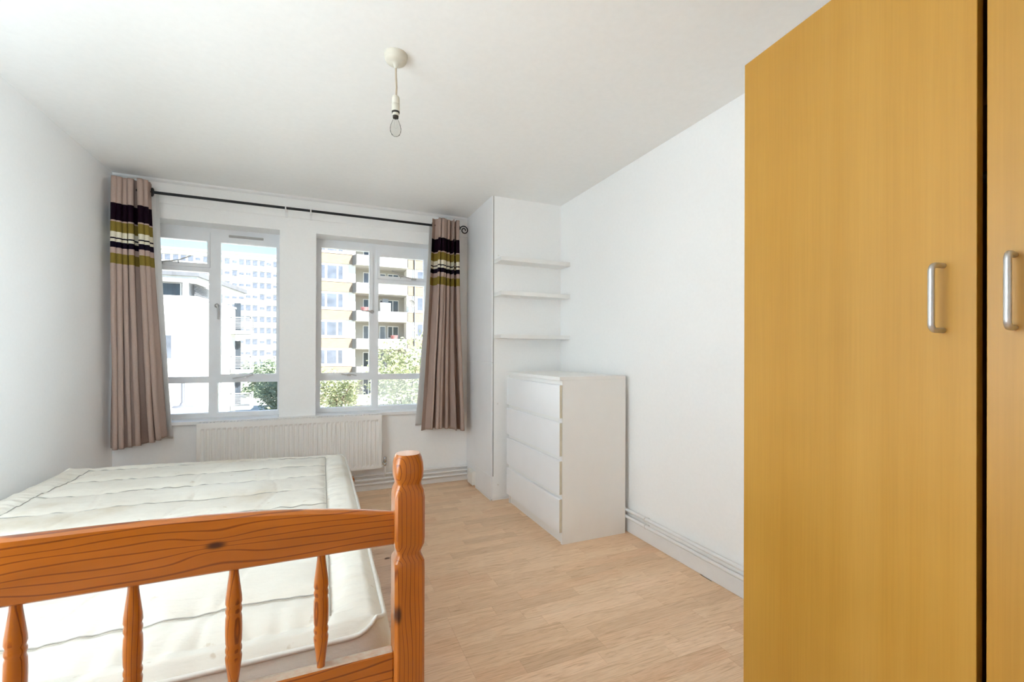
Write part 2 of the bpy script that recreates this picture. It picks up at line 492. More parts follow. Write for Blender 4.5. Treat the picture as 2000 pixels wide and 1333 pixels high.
# floor: laminate strips laid across the room, on a slab
floor = B(XL-.2, XR+.2, YF-.2, YB+TH, -.25, -.008).build('floor', M['underlay'])
tag(floor, kind='structure')
unit = B(-.5, .5, -.5, .5, -.5, .5).mesh('plank', M['laminate'])
rest = MB()
row_w, gap = .0715, .0005
nrow = 0
y = YB-.002
rnd = random.Random(11)
while y > YF:
    y0 = max(YF, y-row_w)
    # three strips make one board; board ends line up at x = 0.5 like the photo's cross joint
    joint = .5 if (nrow//3) % 3 != 2 else .5-rnd.uniform(.1, .35)
    cuts = [joint]
    while cuts[-1] < XR: cuts.append(cuts[-1]+rnd.choice((.34, .42, .50, .58)) if len(cuts) > 1 else joint+rnd.uniform(.15, .55))
    while cuts[0] > XL: cuts.insert(0, cuts[0]-rnd.choice((.40, .46, .52, .58)))
    for a, b in zip(cuts, cuts[1:]):
        a, b = max(a, XL+.002), min(b, XR-.002)
        if b-a < .03: continue
        cy_ = (y0+y)/2
        if b > .02 and cy_ > .25 and nrow < 400:
            o = bpy.data.objects.new('plank', unit)
            o.location = ((a+b)/2, cy_, -.004)
            o.scale = (b-a-gap, (y-y0)-gap, .008)
            link(o, floor)
        else:
            rest.box(a+gap/2, b-gap/2, y0+gap/2, y-gap/2, -.008, 0)
    y -= row_w; nrow += 1
tag(rest.build('plank_field', M['laminate'], floor), kind='stuff')

ceil = B(XL-.2, XR+.2, YF-.2, YB+TH, H, H+.25).build('ceiling', M['ceiling'])
tag(ceil, kind='structure')
tag(B(XL-.2, XL, YF-.2, YB+TH, -.25, H+.02).build('wall_left', M['paint']), kind='structure')
tag(B(XR, XR+.2, YF-.2, YB+TH, -.25, H+.02).build('wall_right', M['paint']), kind='structure')
tag(B(XL-.2, XR+.2, YF-.2, YF, -.25, H+.02).build('wall_front', M['paint']), kind='structure')
wb = MB()
wb.box(XL-.02, XR+.02, YB, YB+TH, -.25, ST-.02)
wb.box(XL-.02, XR+.02, YB, YB+TH, WT, H+.02)
wb.box(XL-.02, L0, YB, YB+TH, ST-.02, WT)
wb.box(L1, R0, YB, YB+TH, ST-.02, WT)
wb.box(R1, XR+.02, YB, YB+TH, ST-.02, WT)
tag(wb.build('wall_back', M['paint']), kind='structure')

# ceiling bead, pole batten, sill, skirting
cv = MB()
cv.add([(XL,YB,H),(XL,YB-.020,H),(XL,YB-.016,H-.012),(XL,YB-.004,H-.022),(XL,YB,H-.024),
        (1.218,YB,H),(1.218,YB-.020,H),(1.218,YB-.016,H-.012),(1.218,YB-.004,H-.022),(1.218,YB,H-.024)],
       [(0,1,2,3,4),(9,8,7,6,5),(1,6,7,2),(2,7,8,3),(3,8,9,4),(0,5,6,1),(4,9,5,0)])
tag(cv.build('trim_1', M['gloss']), kind='structure')
tag(B(XL, 1.218, YB-.010, YB, 2.190, H-.024).build('trim_2', M['paint'], bevel=.003), kind='structure')
sl = B(L0-.03, R1+.03, YB-.022, YB, ST-.026, ST)
sl.box(L0, L1, YB, YFR+.01, ST-.02, ST); sl.box(R0, R1, YB, YFR+.01, ST-.02, ST)
tag(sl.build('trim_3', M['gloss'], bevel=.003), kind='structure')
tag(B(XL, 1.218, YB-.012, YB, 0, .045).build('baseboard_back', M['gloss'], bevel=.003), kind='structure')
tag(B(XR-.012, XR, YF, 3.136, 0, .082).build('baseboard_right', M['gloss'], bevel=.004), kind='structure')
tag(B(XL, XL+.012, YF, YB-.012, 0, .082).build('baseboard_left', M['gloss'], bevel=.004), kind='structure')

# pipe boxing in the right-hand corner with two thin access panels on its window side
BX, BY = 1.218, 3.136
box = B(BX, XR, BY, YB, 0, H).build('wall_boxing', M['paint'])
tag(box, kind='structure')
B(BX-.010, BX, BY-.003, YB-.002, 1.071, H-.001).build('panel', M['panelwhite'], box, bevel=.0015)
B(BX-.010, BX, BY-.003, YB-.002, .187, 1.064).build('panel', M['panelwhite'], box, bevel=.0015)
B(BX-.010, BX, BY-.003, YB-.002, .012, .185).build('panel', M['panelwhite'], box, bevel=.0015)
B(BX, BX+.009, BY-.0022, BY, .187, H-.001).build('panel_edge', M['edgegrey'], box)
B(BX-.014, BX-.010, BY, 3.50, 0, .012).build('base_bead', M['gloss'], box)
B(BX-.002, XR-.002, BY-.004, BY, .008, .022).build('base_bead', M['gloss'], box)
for (x, z) in ((1.267, .120), (1.261, .749), (1.262, 1.9)):
    MB().lathe([(.007, 0), (.0065, -.002), (.004, -.004)], (x, BY, z), 12, 'Y').build('screw_cap', M['plastic'], box)

# ------------------------------------------------------------------ windows
def make_window(name, mirror):
    S = R0+R1
    # mirrored about the pier between the openings
    mx = (lambda x: x) if not mirror else (lambda x: (R0+L1)+.006-x)
    def bar(x0, x1, z0, z1, y0=YFR, y1=YFR+.06):
        a, b = mx(x0), mx(x1)
        return (min(a, b), max(a, b), y0, y1, z0, z1)
    root = MB()
    X0, X1 = R0, R1
    root.box(*bar(X0, X0+.032, ST, WT)); root.box(*bar(X1-.036, X1, ST, WT))       # jambs
    for a_, b_ in ((X0+.032, .395), (.452, X1-.036)):
        root.box(*bar(a_, b_, WT-.045, WT)); root.box(*bar(a_, b_, ST, .678))        # head and bottom rail
        root.box(*bar(a_, b_, .908, .955))                                          # transom
    root.box(*bar(.395, .452, ST, WT))                                              # mullion
    root.box(*bar(.452, X1-.036, 1.752, 1.795))                                     # fanlight transom
    w = root.build(name, M['frame'])
    tag(w, kind='structure')
    # casement sash
    cs = MB()
    xa_, xb_, za, zb = X0+.020, .405, .945, 2.050
    g = (-.006, .375, .972, 2.018) if not mirror else (-.006, .375, .972, 1.985)
    for q in ((xa_, g[0], za, zb), (g[1], xb_, za, zb), (g[0], g[1], za, g[2]), (g[0], g[1], g[3], zb)):
        cs.box(*bar(*q, YFR-.012, YFR+.03))
    cas = cs.build('casement_sash', M['frame'], w)
    B(*bar(*g, YFR+.008, YFR+.012)).build('pane', M['glass'], cas)
    # fanlight sash
    fs = MB()
    f_ = (.462, .846, 1.814, 1.985)
    for q in ((.444, f_[0], 1.785, 2.055), (f_[1], .864, 1.785, 2.055), (f_[0], f_[1], 1.785, f_[2]), (f_[0], f_[1], f_[3], 2.055)):
        fs.box(*bar(*q, YFR-.012, YFR+.03))
    fan = fs.build('fanlight_sash', M['frame'], w)
    B(*bar(*f_, YFR+.008, YFR+.012)).build('pane', M['glass'], fan)
    # fixed panes
    B(*bar(.449, X1-.034, .953, 1.754, YFR+.028, YFR+.032)).build('pane', M['glass'], w)
    B(*bar(X0+.030, .398, .676, .910, YFR+.028, YFR+.032)).build('pane', M['glass'], w)
    B(*bar(.449, X1-.034, .676, .910, YFR+.028, YFR+.032)).build('pane', M['glass_mist'] if not mirror else M['glass'], w)
    # fanlight stay: a thin arm resting on its pin
    st = MB()
    pts = [(.560, 1.862), (.600, 1.842), (.640, 1.822), (.720, 1.808), (.760, 1.802)]
    st.tube([(mx(a), YFR-.030, b) for a, b in pts], [.0035, .005, .005, .0045, .005], 8)
    a, b = sorted((mx(.735), mx(.775)))
    st.box(a, b, YFR-.036, YFR-.012, 1.792, 1.806)
    st.tube([(mx(.640), YFR-.03, 1.822), (mx(.640), YFR-.012, 1.806)], .004, 8)
    st.build('stay', M['steel'], fan)
    # casement stay on the transom
    st = MB()
    pts = [(.150, .962), (.185, .955), (.215, .962), (.270, .948)] if not mirror else [(.150, .970), (.185, .957), (.225, .952), (.290, .940)]
    st.tube([(mx(a), YFR-.028, b) for a, b in pts], .0045, 8)
    a, b = sorted((mx(.196), mx(.226)))
    st.box(a, b, YFR-.030, YFR-.010, .944, .956)
    st.build('stay', M['steel'], cas)
    # casement fastener
    hd = MB()
    cxh, czh = .397, 1.497
    hd.lathe([(.017, 0), (.015, -.008), (.008, -.014)], (mx(cxh), YFR-.012, czh), 14, 'Y')
    if mirror:
        hd.tube([(mx(cxh), YFR-.026, czh), (mx(cxh-.012), YFR-.034, czh-.02), (mx(cxh-.014), YFR-.036, czh-.06), (mx(cxh-.012), YFR-.034, czh-.105)], [.008, .008, .008, .006], 10)
    else:
        hd.tube([(mx(cxh), YFR-.026, czh), (mx(cxh-.03), YFR-.034, czh+.002), (mx(cxh-.085), YFR-.034, czh+.004)], [.008, .007, .004], 10)
    hd.build('fastener', M['steel'], cas)
    if mirror:
        v = MB()
        a, b = sorted((mx(.085), mx(.320)))
        v.box(a, b, YFR-.020, YFR-.011, 2.028, 2.046)
        v.build('vent', M['edgegrey'], cas, bevel=.003)
    return w
window2 = make_window('window_2', False)
window1 = make_window('window_1', True)

# ------------------------------------------------------------------ curtains and pole
PY, PZ = 3.650, 2.230
pole = empty('curtain_pole', (0, PY, PZ))
tag(pole, 'black iron curtain pole with a curled scroll end above the windows', 'curtain pole')
MB().tube([(-1.285, 0, 0), (1.112, 0, 0)], .0095, 14).build('rod', M['iron'], pole)
sp_ = []
for i in range(40):
    a = PI*.80 - i/39*PI*2.9
    r = .038*(1-i/39*.74)
    sp_.append((1.146+r*math.cos(a), 0, -.012+r*math.sin(a)))
MB().tube([(1.098, 0, .0), (1.108, 0, .006)]+sp_, .0046, 10).build('scroll_finial', M['iron'], pole)
for x in (-.257, -.084):
    b_ = MB().torus((x, 0, 0), .0115, .0045, (1, 0, 0), 20, 8)
    b_.box(x-.007, x+.007, .008, YB-.010-PY, -.008, .008)
    b_.box(x-.009, x+.009, YB-.018-PY, YB-.010-PY, -.045, .018)
    b_.build('bracket', M['gloss'], pole)
b_ = MB().tube([(1.08, 0, -.006), (1.08, .05, -.012), (1.08, YB-.010-PY, -.012)], .005, 8)
b_.lathe([(.020, YB-.010-PY), (.020, YB-.014-PY)], (1.08, 0, -.012), 14, 'Y')
b_.build('bracket', M['iron'], pole)

def drape(xt, xb, zt, zb, nf, yc, amp_t, amp_b, seed, omega=.35, ns=150, nt_=90, warp=.5, wave_top=.006, hem=None):
    """pleated cloth surface: s runs across the width, t from the heading down to the hem"""
    rd = random.Random(seed)
    ph = [rd.uniform(-1, 1) for _ in range(40)]
    vs = []
    for j in range(nt_+1):
        t = j/nt_
        for i in range(ns+1):
            s = i/ns
            sw = s+warp*.06*math.sin(2*PI*(s*1.5+ph[0]))+warp*.03*math.sin(2*PI*(s*3.3+ph[1]))
            p = 2*PI*nf*sw+ph[2]+.5*math.sin(2.2*t+ph[3])*s
            k = int(max(0, math.floor(sw*nf+8)))
            var = 1+.35*math.sin(3.1*s*nf/2+ph[4])
            a = (amp_t+(amp_b-amp_t)*t)*var
            a *= 1+.25*math.sin(5*t+ph[5]+4*s)
            x0 = xt[0]+(xb[0]-xt[0])*t**1.3; x1 = xt[1]+(xb[1]-xt[1])*t**1.3
            wl = (x1-x0)/nf
            x = x0+(x1-x0)*s+omega*wl*math.sin(2*p)*.5*(1-.35*t)
            yv = yc+a*math.sin(p)+.008*math.sin(3*t+7*s+ph[6])*t
            n_ = noise.noise(Vector((s*6+seed, t*3, 1.7)))
            yv += .010*n_*t; x += .006*noise.noise(Vector((s*5, t*4+seed, 9.1)))*t
            z = zt+(zb-zt)*t
            if t < .04: z += wave_top*math.sin(p)*(1-t/.04)
            if hem: z += hem(s)*t**3
            vs.append((x, yv, z))
    for j in range(nt_+1):                  # keep every row inside its own width
        row = vs[j*(ns+1):(j+1)*(ns+1)]; t = j/nt_
        lo, hi = min(p[0] for p in row), max(p[0] for p in row)
        x0 = xt[0]+(xb[0]-xt[0])*t**1.3; x1 = xt[1]+(xb[1]-xt[1])*t**1.3
        vs[j*(ns+1):(j+1)*(ns+1)] = [(x0+(p[0]-lo)/(hi-lo)*(x1-x0), p[1], p[2]) for p in row]
    fs = []
    for j in range(nt_):
        for i in range(ns):
            a = j*(ns+1)+i
            fs.append((a, a+1, a+ns+2, a+ns+1))
    return MB().add(vs, fs, True)

def curtain(label, xt, xb, zt, zb, seed, lining, rings, hem=None, nf=6):
    c = empty('curtain', ((xt[0]+xt[1])/2, PY, 0))
    tag(c, label, 'curtain', 'striped curtains at the windows')
    off = Vector(c.location)
    def put(mb, name, mat, thick=0):
        mb.v = [(x-off.x, y_-off.y, z-off.z) for x, y_, z in mb.v]
        o = mb.build(name, mat, c)
        if thick:
            m = o.modifiers.new('solid', 'SOLIDIFY'); m.thickness = thick; m.offset = 0
        return o
    put(drape(xt, xb, zt, zb, nf, PY-.014, .052, .058, seed, omega=1.1, hem=hem, warp=.8, ns=220), 'fabric', M['curtain'], .0022)
    (lt, lb, sd) = lining
    put(drape(lt, lb, zt-.045, zb+.035, 2.4, PY+.036, .008, .020, sd, omega=.1, ns=70), 'lining', M['lining'], .0012)
    for x, tilt in rings:
        put(MB().torus((x, PY, PZ), .0235, .0068, (1, tilt, 0), 24, 10), 'eyelet', M['iron'])
    return c
curtain('striped taupe curtain with purple and olive bands beside the long left wall', (-1.300, -1.078), (-1.302, -.985), 2.292, .500, 3,
        ((-1.29, -1.045), (-1.29, -.965), 31), [(-1.072, .55)], hem=lambda s: .055*s**2, nf=6)
curtain('striped taupe curtain with purple and olive bands next to the corner boxing', (.856, 1.092), (.765, 1.140), 2.282, .492, 8,
        ((.842, 1.06), (.728, 1.10), 77), [(.872, -.6), (1.085, .6)], hem=lambda s: .012*math.sin(5*s), nf=6.5)

# ------------------------------------------------------------------ radiator
rad = empty('radiator', (-.1805, YB, .201))
tag(rad, 'white ribbed panel radiator on the wall under the window sill', 'radiator')
RW, RH = 1.265, .434
hw = RW/2
mb = MB()
nr = 37; prof = []
x = -hw+.020; pitch = (RW-.04)/nr
pr = [(-hw, 0)]
for i in range(nr):
    xx = x+i*pitch
    pr += [(xx, 0), (xx+pitch*.18, .007), (xx+pitch*.62, .007), (xx+pitch*.80, 0)]
pr.append((hw, 0))
yf = -.107
rows = [(0, 0), (.020, 0), (.034, 1), (RH-.050, 1), (RH-.036, 0), (RH, 0)]
vs = []
for z, k in rows:
    for (px_, d) in pr: vs.append((px_, yf+d*k, z))
n_ = len(pr); fs = []
for j in range(len(rows)-1):
    for i in range(n_-1):
        a = j*n_+i; fs.append((a, a+1, a+n_+1, a+n_))
mb.add(vs, fs)
mb.box(-hw, hw, yf+.009, yf+.016, .004, RH-.004)
mb.build('front_panel', M['radiator'], rad)
B(-hw+.01, hw-.01, -.050, -.043, .004, RH-.01).build('rear_panel', M['radiator'], rad)
tg = MB()
tg.box(-hw-.002, hw+.002, yf-.001, yf+.006, RH-.004, RH+.004); tg.box(-hw-.002, hw+.002, -.046, -.038, RH-.004, RH+.004)
for i in range(60):
    xx = -hw+.01+i*(RW-.02)/59
    tg.box(xx-.0025, xx+.0025, yf+.004, -.044, RH-.002, RH+.003)
tg.build('top_grille', M['radiator'], rad)
for s in (-1, 1):
    B(s*hw-.002, s*hw+.002, yf, -.040, .012, RH+.003).build('side_panel', M['radiator'], rad, bevel=.001)
for s in (-1, 1):
    B(s*.45-.015, s*.45+.015, -.045, -.001, .12, .30).build('wall_bracket', M['radiator'], rad)
vx = hw+.030
vl = MB()
vl.tube([(hw, -.072, .030), (vx, -.072, .030)], .009, 12)
vl.lathe([(.009, .010), (.013, .014), (.013, .026), (.010, .030), (.010, .042), (.014, .045), (.013, .060), (.012, .078), (.008, .082)], (vx, -.072, 0), 14)
vl.build('valve', M['chrome'], rad)
MB().tube([(vx, -.072, .012), (vx, -.070, -.05), (vx, -.050, -.075), (vx, -.032, -.085)], .0075, 10).build('feed_pipe', M['gloss'], rad)
MB().tube([(.25, yf+.012, .004), (.25, -.05, -.03), (.26, -.035, -.056)], .006, 8).build('drain_elbow', M['steel'], rad)

# ------------------------------------------------------------------ heating pipes along the skirtings
for z, lab in ((.131, 'topmost white heating pipe of three running under the radiator to the boxing'),
               (.095, 'middle white heating pipe of three running under the radiator to the boxing'),
               (.060, 'lowest white heating pipe of three running under the radiator to the boxing')):
    p = MB().tube([(XL+.02, YB-.026, z), (BX-.012, YB-.026, z)], .0095, 12)
    o = p.build('heating_pipe', M['gloss'])
    tag(o, lab, 'pipe', 'heating pipes below the windows')
    for x in (.60, -.5):
        c_ = MB().torus((x, YB-.026, z), .0115, .004, (1, 0, 0), 16, 8)
        c_.box(x-.006, x+.006, YB-.020, YB-.001, z-.006, z+.006)
        c_.build('pipe_clip', M['plastic'], o)
for z, lab in ((.146, 'upper white heating pipe running along the right wall behind the chest of drawers'),
               (.103, 'lower white heating pipe running along the right wall behind the chest of drawers')):
    p = MB().tube([(XR-.0255, YF+.02, z), (XR-.0255, BY-.004, z)], .0105, 12)
    o = p.build('heating_pipe', M['gloss'])
    tag(o, lab, 'pipe', 'heating pipes along the right wall')
    for yy in (1.235, 2.0+.08):
        c_ = MB().torus((XR-.0255, yy, z), .0120, .0035, (0, 1, 0), 16, 8)
        c_.box(XR-.018, XR-.001, yy-.006, yy+.006, z-.006, z+.006)
        c_.build('pipe_clip', M['plastic'], o)

# small junction box low on the boxing
jb = empty('junction_box', (BX-.010, 3.56, .018))
tag(jb, 'small white plastic junction box low on the corner boxing beside the pipes', 'junction box')
B(-.030, 0, -.055, .075, 0, .118).build('body', M['plastic'], jb, bevel=.003)
B(-.034, -.030, -.050, .015, .006, .112).build('cover', M['plastic'], jb, bevel=.002)

# ------------------------------------------------------------------ wall shelves above the chest
for z, lab in ((1.864, 'topmost white wall shelf of three across the corner boxing'),
               (1.607, 'middle white wall shelf of three across the corner boxing'),
               (1.283, 'lowest white wall shelf of three, above the chest of drawers')):
    s = B(1.226, XR-.001, 2.986, BY, z-.030, z).build('wall_shelf', M['chest'], bevel=.0012)
    tag(s, lab, 'shelf', 'shelves over the chest of drawers')

# ------------------------------------------------------------------ chest of drawers
QX, QY = 1.322, 2.2534
ch = empty('chest_of_drawers', (QX, QY, 0))
tag(ch, 'white four drawer chest with flat fronts against the right wall', 'chest of drawers')
CD = .460
B(-.020, CD, 0, .8, .978, 1.0).build('top', M['chest'], ch, bevel=.0012)
B(0, CD, 0, .018, 0, .9775).build('side_panel', M['chest'], ch, bevel=.0008)
B(0, CD, .782, .8, 0, .9775).build('side_panel', M['chest'], ch, bevel=.0008)
B(CD-.006, CD, .018, .782, .05, .9775).build('back_panel', M['chest'], ch)
B(.010, .026, .0185, .7815, 0, .066).build('plinth', M['chest'], ch)
for z in (.964, .7395, .513, .2865):
    B(.001, .060, .0185, .7815, z-.022, z+(.013 if z > .9 else .022)).build('rail', M['chest'], ch)
for i, z in enumerate((.0725, .3000, .5275, .7530)):
    top = z+.1990
    d = MB()
    # the front's top edge is cut back to a finger groove
    pts = [(-.0200, z), (-.0200, top-.004), (-.0165, top), (-.0020, top), (-.0020, z)]
    vs = [(a, .0015, b) for a, b in pts]+[(a, .7985, b) for a, b in pts]
    d.add(vs, [(0,1,2,3,4), (9,8,7,6,5)]+[(k, k+5, (k+1) % 5+5, (k+1) % 5) for k in range(5)])
    dr = d.build('drawer', M['chestfront'], ch)
    B(-.0186, -.0024, .0003, .0015, z+.001, top-.002).build('edge_band', M['chestinner'], dr)
    B(-.002, CD-.03, .03, .77, z+.01, z+.14).build('drawer_box', M['chest'], dr)

# ------------------------------------------------------------------ wardrobe
WX, WY0, WYM, WY1 = 1.130, -.118, .379, .879
WH = 1.962
wr = empty('wardrobe', (WX, WYM, 0))
tag(wr, 'tall birch veneer wardrobe with two doors and steel bow handles by right wall', 'wardrobe')
dW = 1.705-WX
d0, d1 = WY0-WYM, WY1-WYM
B(0, dW, d1-.018, d1, 0, WH-.004).build('side_panel', M['birch'], wr)
B(0, dW, d0, d0+.018, 0, WH-.004).build('side_panel', M['birch'], wr)
B(0, dW, d0+.018, d1-.018, WH-.024, WH-.004).build('top_panel', M['birch'], wr)
B(0, dW, d0+.018, d1-.018, .06, .08).build('bottom_panel', M['birch'], wr)
B(.02, .036, d0+.018, d1-.018, 0, .06).build('plinth', M['birch'], wr)
B(dW-.008, dW, d0+.018, d1-.018, .08, WH-.024).build('back_panel', M['birch'], wr)
B(.05, dW-.01, d0+.018, d1-.018, 1.62, 1.638).build('shelf', M['birch'], wr)
MB().tube([(dW*.5, d0+.018, 1.55), (dW*.5, d1-.018, 1.55)], .0125, 12).build('hanging_rail', M['steel'], wr)
def wardrobe_door(hinge_y, sgn, ang, hz0, hz1, inset):
    """sgn -1: runs towards the camera from a far hinge; +1: runs away from a near hinge; ang opens it into the room"""
    L = .4945
    d = MB().box(-.018, 0, 0 if sgn > 0 else -L, L if sgn > 0 else 0, .035, WH)
    o = d.build('door', M['birch'], wr, bevel=.0012)
    o.location = (-.002, hinge_y, 0)
    o.rotation_euler = (0, 0, ang)
    hy = sgn*(L-inset)
    out = -.034
    path = []
    r = .012
    path.append((-.018, hy, hz1))
    for k in range(7):
        a = k/6*PI/2
        path.append((-.018+out+r-r*math.sin(a), hy, hz1-r+r*math.cos(a)))
    for k in range(7):
        a = k/6*PI/2
        path.append((-.018+out+r-r*math.cos(a), hy, hz0+r-r*math.sin(a)))
    path.append((-.018, hy, hz0))
    MB().tube(path, .0050, 12).build('handle', M['steel'], o)
    return o
wardrobe_door(d1, -1, -math.radians(5.0), 1.183, 1.304, .047)
wardrobe_door(d0, 1, math.radians(6.3), 1.183, 1.304, .031)

# ------------------------------------------------------------------ bed
BC = -.5225
bed = empty('bed_frame', (BC, .935, 0))
tag(bed, 'orange varnished pine bed frame with turned spindles and a chamfered post', 'bed frame')
RL = .6925
pine_post = pine('pine_post', 'Z', [(.60, -.045, .020, .006, 3.0)], freq=760)
pine_rail = pine('pine_rail', 'X', [(.347, .790, .017, .0070, 4.0), (-.008, .772, .022, .010, 5.0), (-.45, .78, .02, .009, 4)], freq=430)
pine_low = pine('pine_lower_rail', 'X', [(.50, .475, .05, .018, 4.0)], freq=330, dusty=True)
pine_spin = pine('pine_spindle', 'Z', freq=600)
def post(x, y0, secs, name='post'):
    n = 32; vs = []
    for z, h, e in secs:
        for k in range(n):
            a = 2*PI*k/n+PI/n
            c_, s_ = math.cos(a), math.sin(a)
            r = h/((abs(c_)**e+abs(s_)**e)**(1/e))
            vs.append((r*c_, r*s_, z))
    fs = []
    for j in range(len(secs)-1):
        for k in range(n):
            fs.append((j*n+k, j*n+(k+1) % n, (j+1)*n+(k+1) % n, (j+1)*n+k))
    mb = MB().add(vs, fs, True)
    mb.add(vs[:n], [tuple(range(n-1, -1, -1))]); mb.add(vs[-n:], [tuple(range(n))])
    o = mb.build(name, pine_post, bed)
    o.location = (x, y0, 0)
    m = o.modifiers.new('split', 'EDGE_SPLIT'); m.split_angle = math.radians(32)
    return o
foot = [(0, .031, 16), (.685, .031, 16), (.703, .031, 9), (.7145, .0262, 4), (.7215, .0262, 4), (.738, .0308, 8), (.752, .031, 14),
        (.836, .031, 14), (.850, .0302, 7), (.861, .0268, 3.4), (.866, .0268, 3.4), (.877, .0300, 4.2), (.890, .0308, 4.4), (.906, .0302, 3.6), (.917, .0282, 2.8), (.9245, .0250, 2.2)]
post(RL, 0, foot); post(-RL, 0, foot)
head = [(0, .031, 16), (.30, .031, 16), (.31, .029, 8)]
post(RL, 2.13, head); post(-RL, 2.13, head)
rl = MB()
half = RL-.029
ns = 60
def arch(t): return .803+.043*(1-abs(t)**3.4)
vs = []
e = .005
for i in range(ns+1):
    t = -1+2*i/ns; x = t*half; zt = arch(t)
    ring = [(-.013, .738+e), (-.013+e, .738), (.013-e, .738), (.013, .738+e), (.013, zt-e), (.013-e, zt-.001), (.004, zt), (-.004, zt), (-.013+e, zt-.001), (-.013, zt-e)]
    vs += [(x, a, b) for a, b in ring]
m_ = 10; fs = []
for i in range(ns):
    for k in range(m_):
        fs.append((i*m_+k, i*m_+(k+1) % m_, (i+1)*m_+(k+1) % m_, (i+1)*m_+k))
rl.add(vs, fs, True); rl.add(vs[:m_], [tuple(range(m_))]); rl.add(vs[-m_:], [tuple(range(m_))])
o = rl.build('top_rail', pine_rail, bed)
m = o.modifiers.new('split', 'EDGE_SPLIT'); m.split_angle = math.radians(50)
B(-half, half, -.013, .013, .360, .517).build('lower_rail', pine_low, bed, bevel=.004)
sprof = [(.0075, 0), (.0080, .010), (.0110, .035), (.0132, .052), (.0138, .060), (.0120, .066), (.0136, .071), (.0136, .076), (.0120, .081), (.0135, .088),
         (.0140, .105), (.0140, .116), (.0135, .132), (.0120, .139), (.0136, .144), (.0136, .149), (.0120, .154), (.0138, .160), (.0132, .170), (.0105, .192), (.0080, .213), (.0075, .223)]
spm = MB().lathe(sprof, n=20).mesh('spindle', pine_spin)
for k in range(8):
    o = bpy.data.objects.new('spindle', spm)
    o.location = (.5225-.1493*k, 0, .516)
    o.rotation_euler = (0, 0, k*1.3)
    link(o, bed)
for s in (-1, 1):
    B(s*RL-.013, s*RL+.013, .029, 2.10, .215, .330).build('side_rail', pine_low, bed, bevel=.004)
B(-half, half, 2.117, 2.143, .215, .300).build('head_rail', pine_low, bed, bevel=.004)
for k in range(14):
    yy = .12+k*.145
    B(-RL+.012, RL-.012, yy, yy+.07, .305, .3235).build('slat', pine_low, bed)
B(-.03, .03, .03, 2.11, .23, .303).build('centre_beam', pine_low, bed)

# ------------------------------------------------------------------ mattress
mt = empty('mattress', (-.553, 2.015, .324))
tag(mt, 'cream quilted double mattress with piped edges on the pine bed frame', 'mattress')
MW, ML, MH = 1.385, 1.985, .196      # width, length, thickness
hx, hy = MW/2, ML/2
RC = .075
def outline(u, v):
    """square -> rounded rectangle"""
    x, y_ = u*hx, v*hy
    cx_, cy_ = hx-RC, hy-RC
    if abs(x) > cx_ and abs(y_) > cy_:
        dx, dy = abs(x)-cx_, abs(y_)-cy_
        m_ = max(dx, dy); l_ = math.hypot(dx, dy)
        if l_ > 1e-9:
            k = m_/l_; dx *= k; dy *= k
        x = math.copysign(cx_+dx, x); y_ = math.copysign(cy_+dy, y_)
    return x, y_
def sagz(x, y_):
    # the far right corner sags
    a = max(0, (y_/hy+.25)/1.25); b = max(0, (x/hx+.9)/1.9)
    return -.048*a**1.3*b**1.1 + .004*math.sin(3*x+1)*math.sin(2*y_)
BXQ, BYQ = hx-.120, hy-.075
lines_y = [BYQ-.245*k for k in range(9)]
def quilt(x, y_):
    ax_ = max(abs(x)-BXQ, 0)
    ed = min(hx-abs(x), hy-abs(y_))
    inside = abs(x) < BXQ and lines_y[0] > y_
    d = 1.0
    yw = y_+.010*math.sin(5*x+y_*3)+.005*math.sin(13*x)
    for ly in lines_y: 
        d = min(d, abs(yw-ly) if abs(x) < BXQ+.005 else 1.0)
    dbx = abs(abs(x)-BXQ)
    if abs(y_) < BYQ: d = min(d, dbx)
    dby = abs(abs(y_)-BYQ)
    if abs(x) < BXQ: d = min(d, dby)
    puff = (1-math.exp(-d/.026))
    h = .019*puff
    for xs in (-.32, .02, .34):          # faint stitched ties between the rows
        dd = abs(x-xs-.03*math.sin(y_*9))
        if abs(x) < BXQ and abs(y_) < BYQ: h -= .004*math.exp(-dd/.006)
    # puckers gathered along the border stitching
    w = math.exp(-((abs(x)-BXQ-.03)/.055)**2)
    h += .0075*w*noise.noise(Vector((x*5, y_*38, .3)))
    w2 = math.exp(-(d/.05)**2)
    h += .0060*w2*noise.noise(Vector((x*26, y_*14, 4.3)))
    h += .0040*noise.noise(Vector((x*6, y_*11, 7.7)))
    h += .004*noise.noise(Vector((x*2.2, y_*2.6, 2.7)))
    h *= min(1, ed/.03)
    h -= .010*math.exp(-ed/.02)
    return h
gx, gy = 180, 520
vs = []
for j in range(gy+1):
    for i in range(gx+1):
        u, v = -1+2*i/gx, -1+2*j/gy
        x, y_ = outline(u, v)
        vs.append((x, y_, MH+sagz(x, y_)+quilt(x, y_)-.006))
fs = [(j*(gx+1)+i, j*(gx+1)+i+1, (j+1)*(gx+1)+i+1, (j+1)*(gx+1)+i) for j in range(gy) for i in range(gx)]
top = MB().add(vs, fs, True)
def surf(x, y_): return MH+sagz(x, y_)+quilt(x, y_)-.006
stc = MB()  # quilting thread, thick and grey to draw the shade lines of the grooves
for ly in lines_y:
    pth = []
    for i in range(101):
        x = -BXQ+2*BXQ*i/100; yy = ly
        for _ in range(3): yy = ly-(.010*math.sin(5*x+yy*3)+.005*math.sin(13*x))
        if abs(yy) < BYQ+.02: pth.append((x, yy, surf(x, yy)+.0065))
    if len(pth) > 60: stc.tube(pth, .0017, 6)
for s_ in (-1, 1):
    stc.tube([(s_*BXQ, -BYQ+2*BYQ*i/120, surf(s_*BXQ, -BYQ+2*BYQ*i/120)+.005) for i in range(121)], .0017, 6)
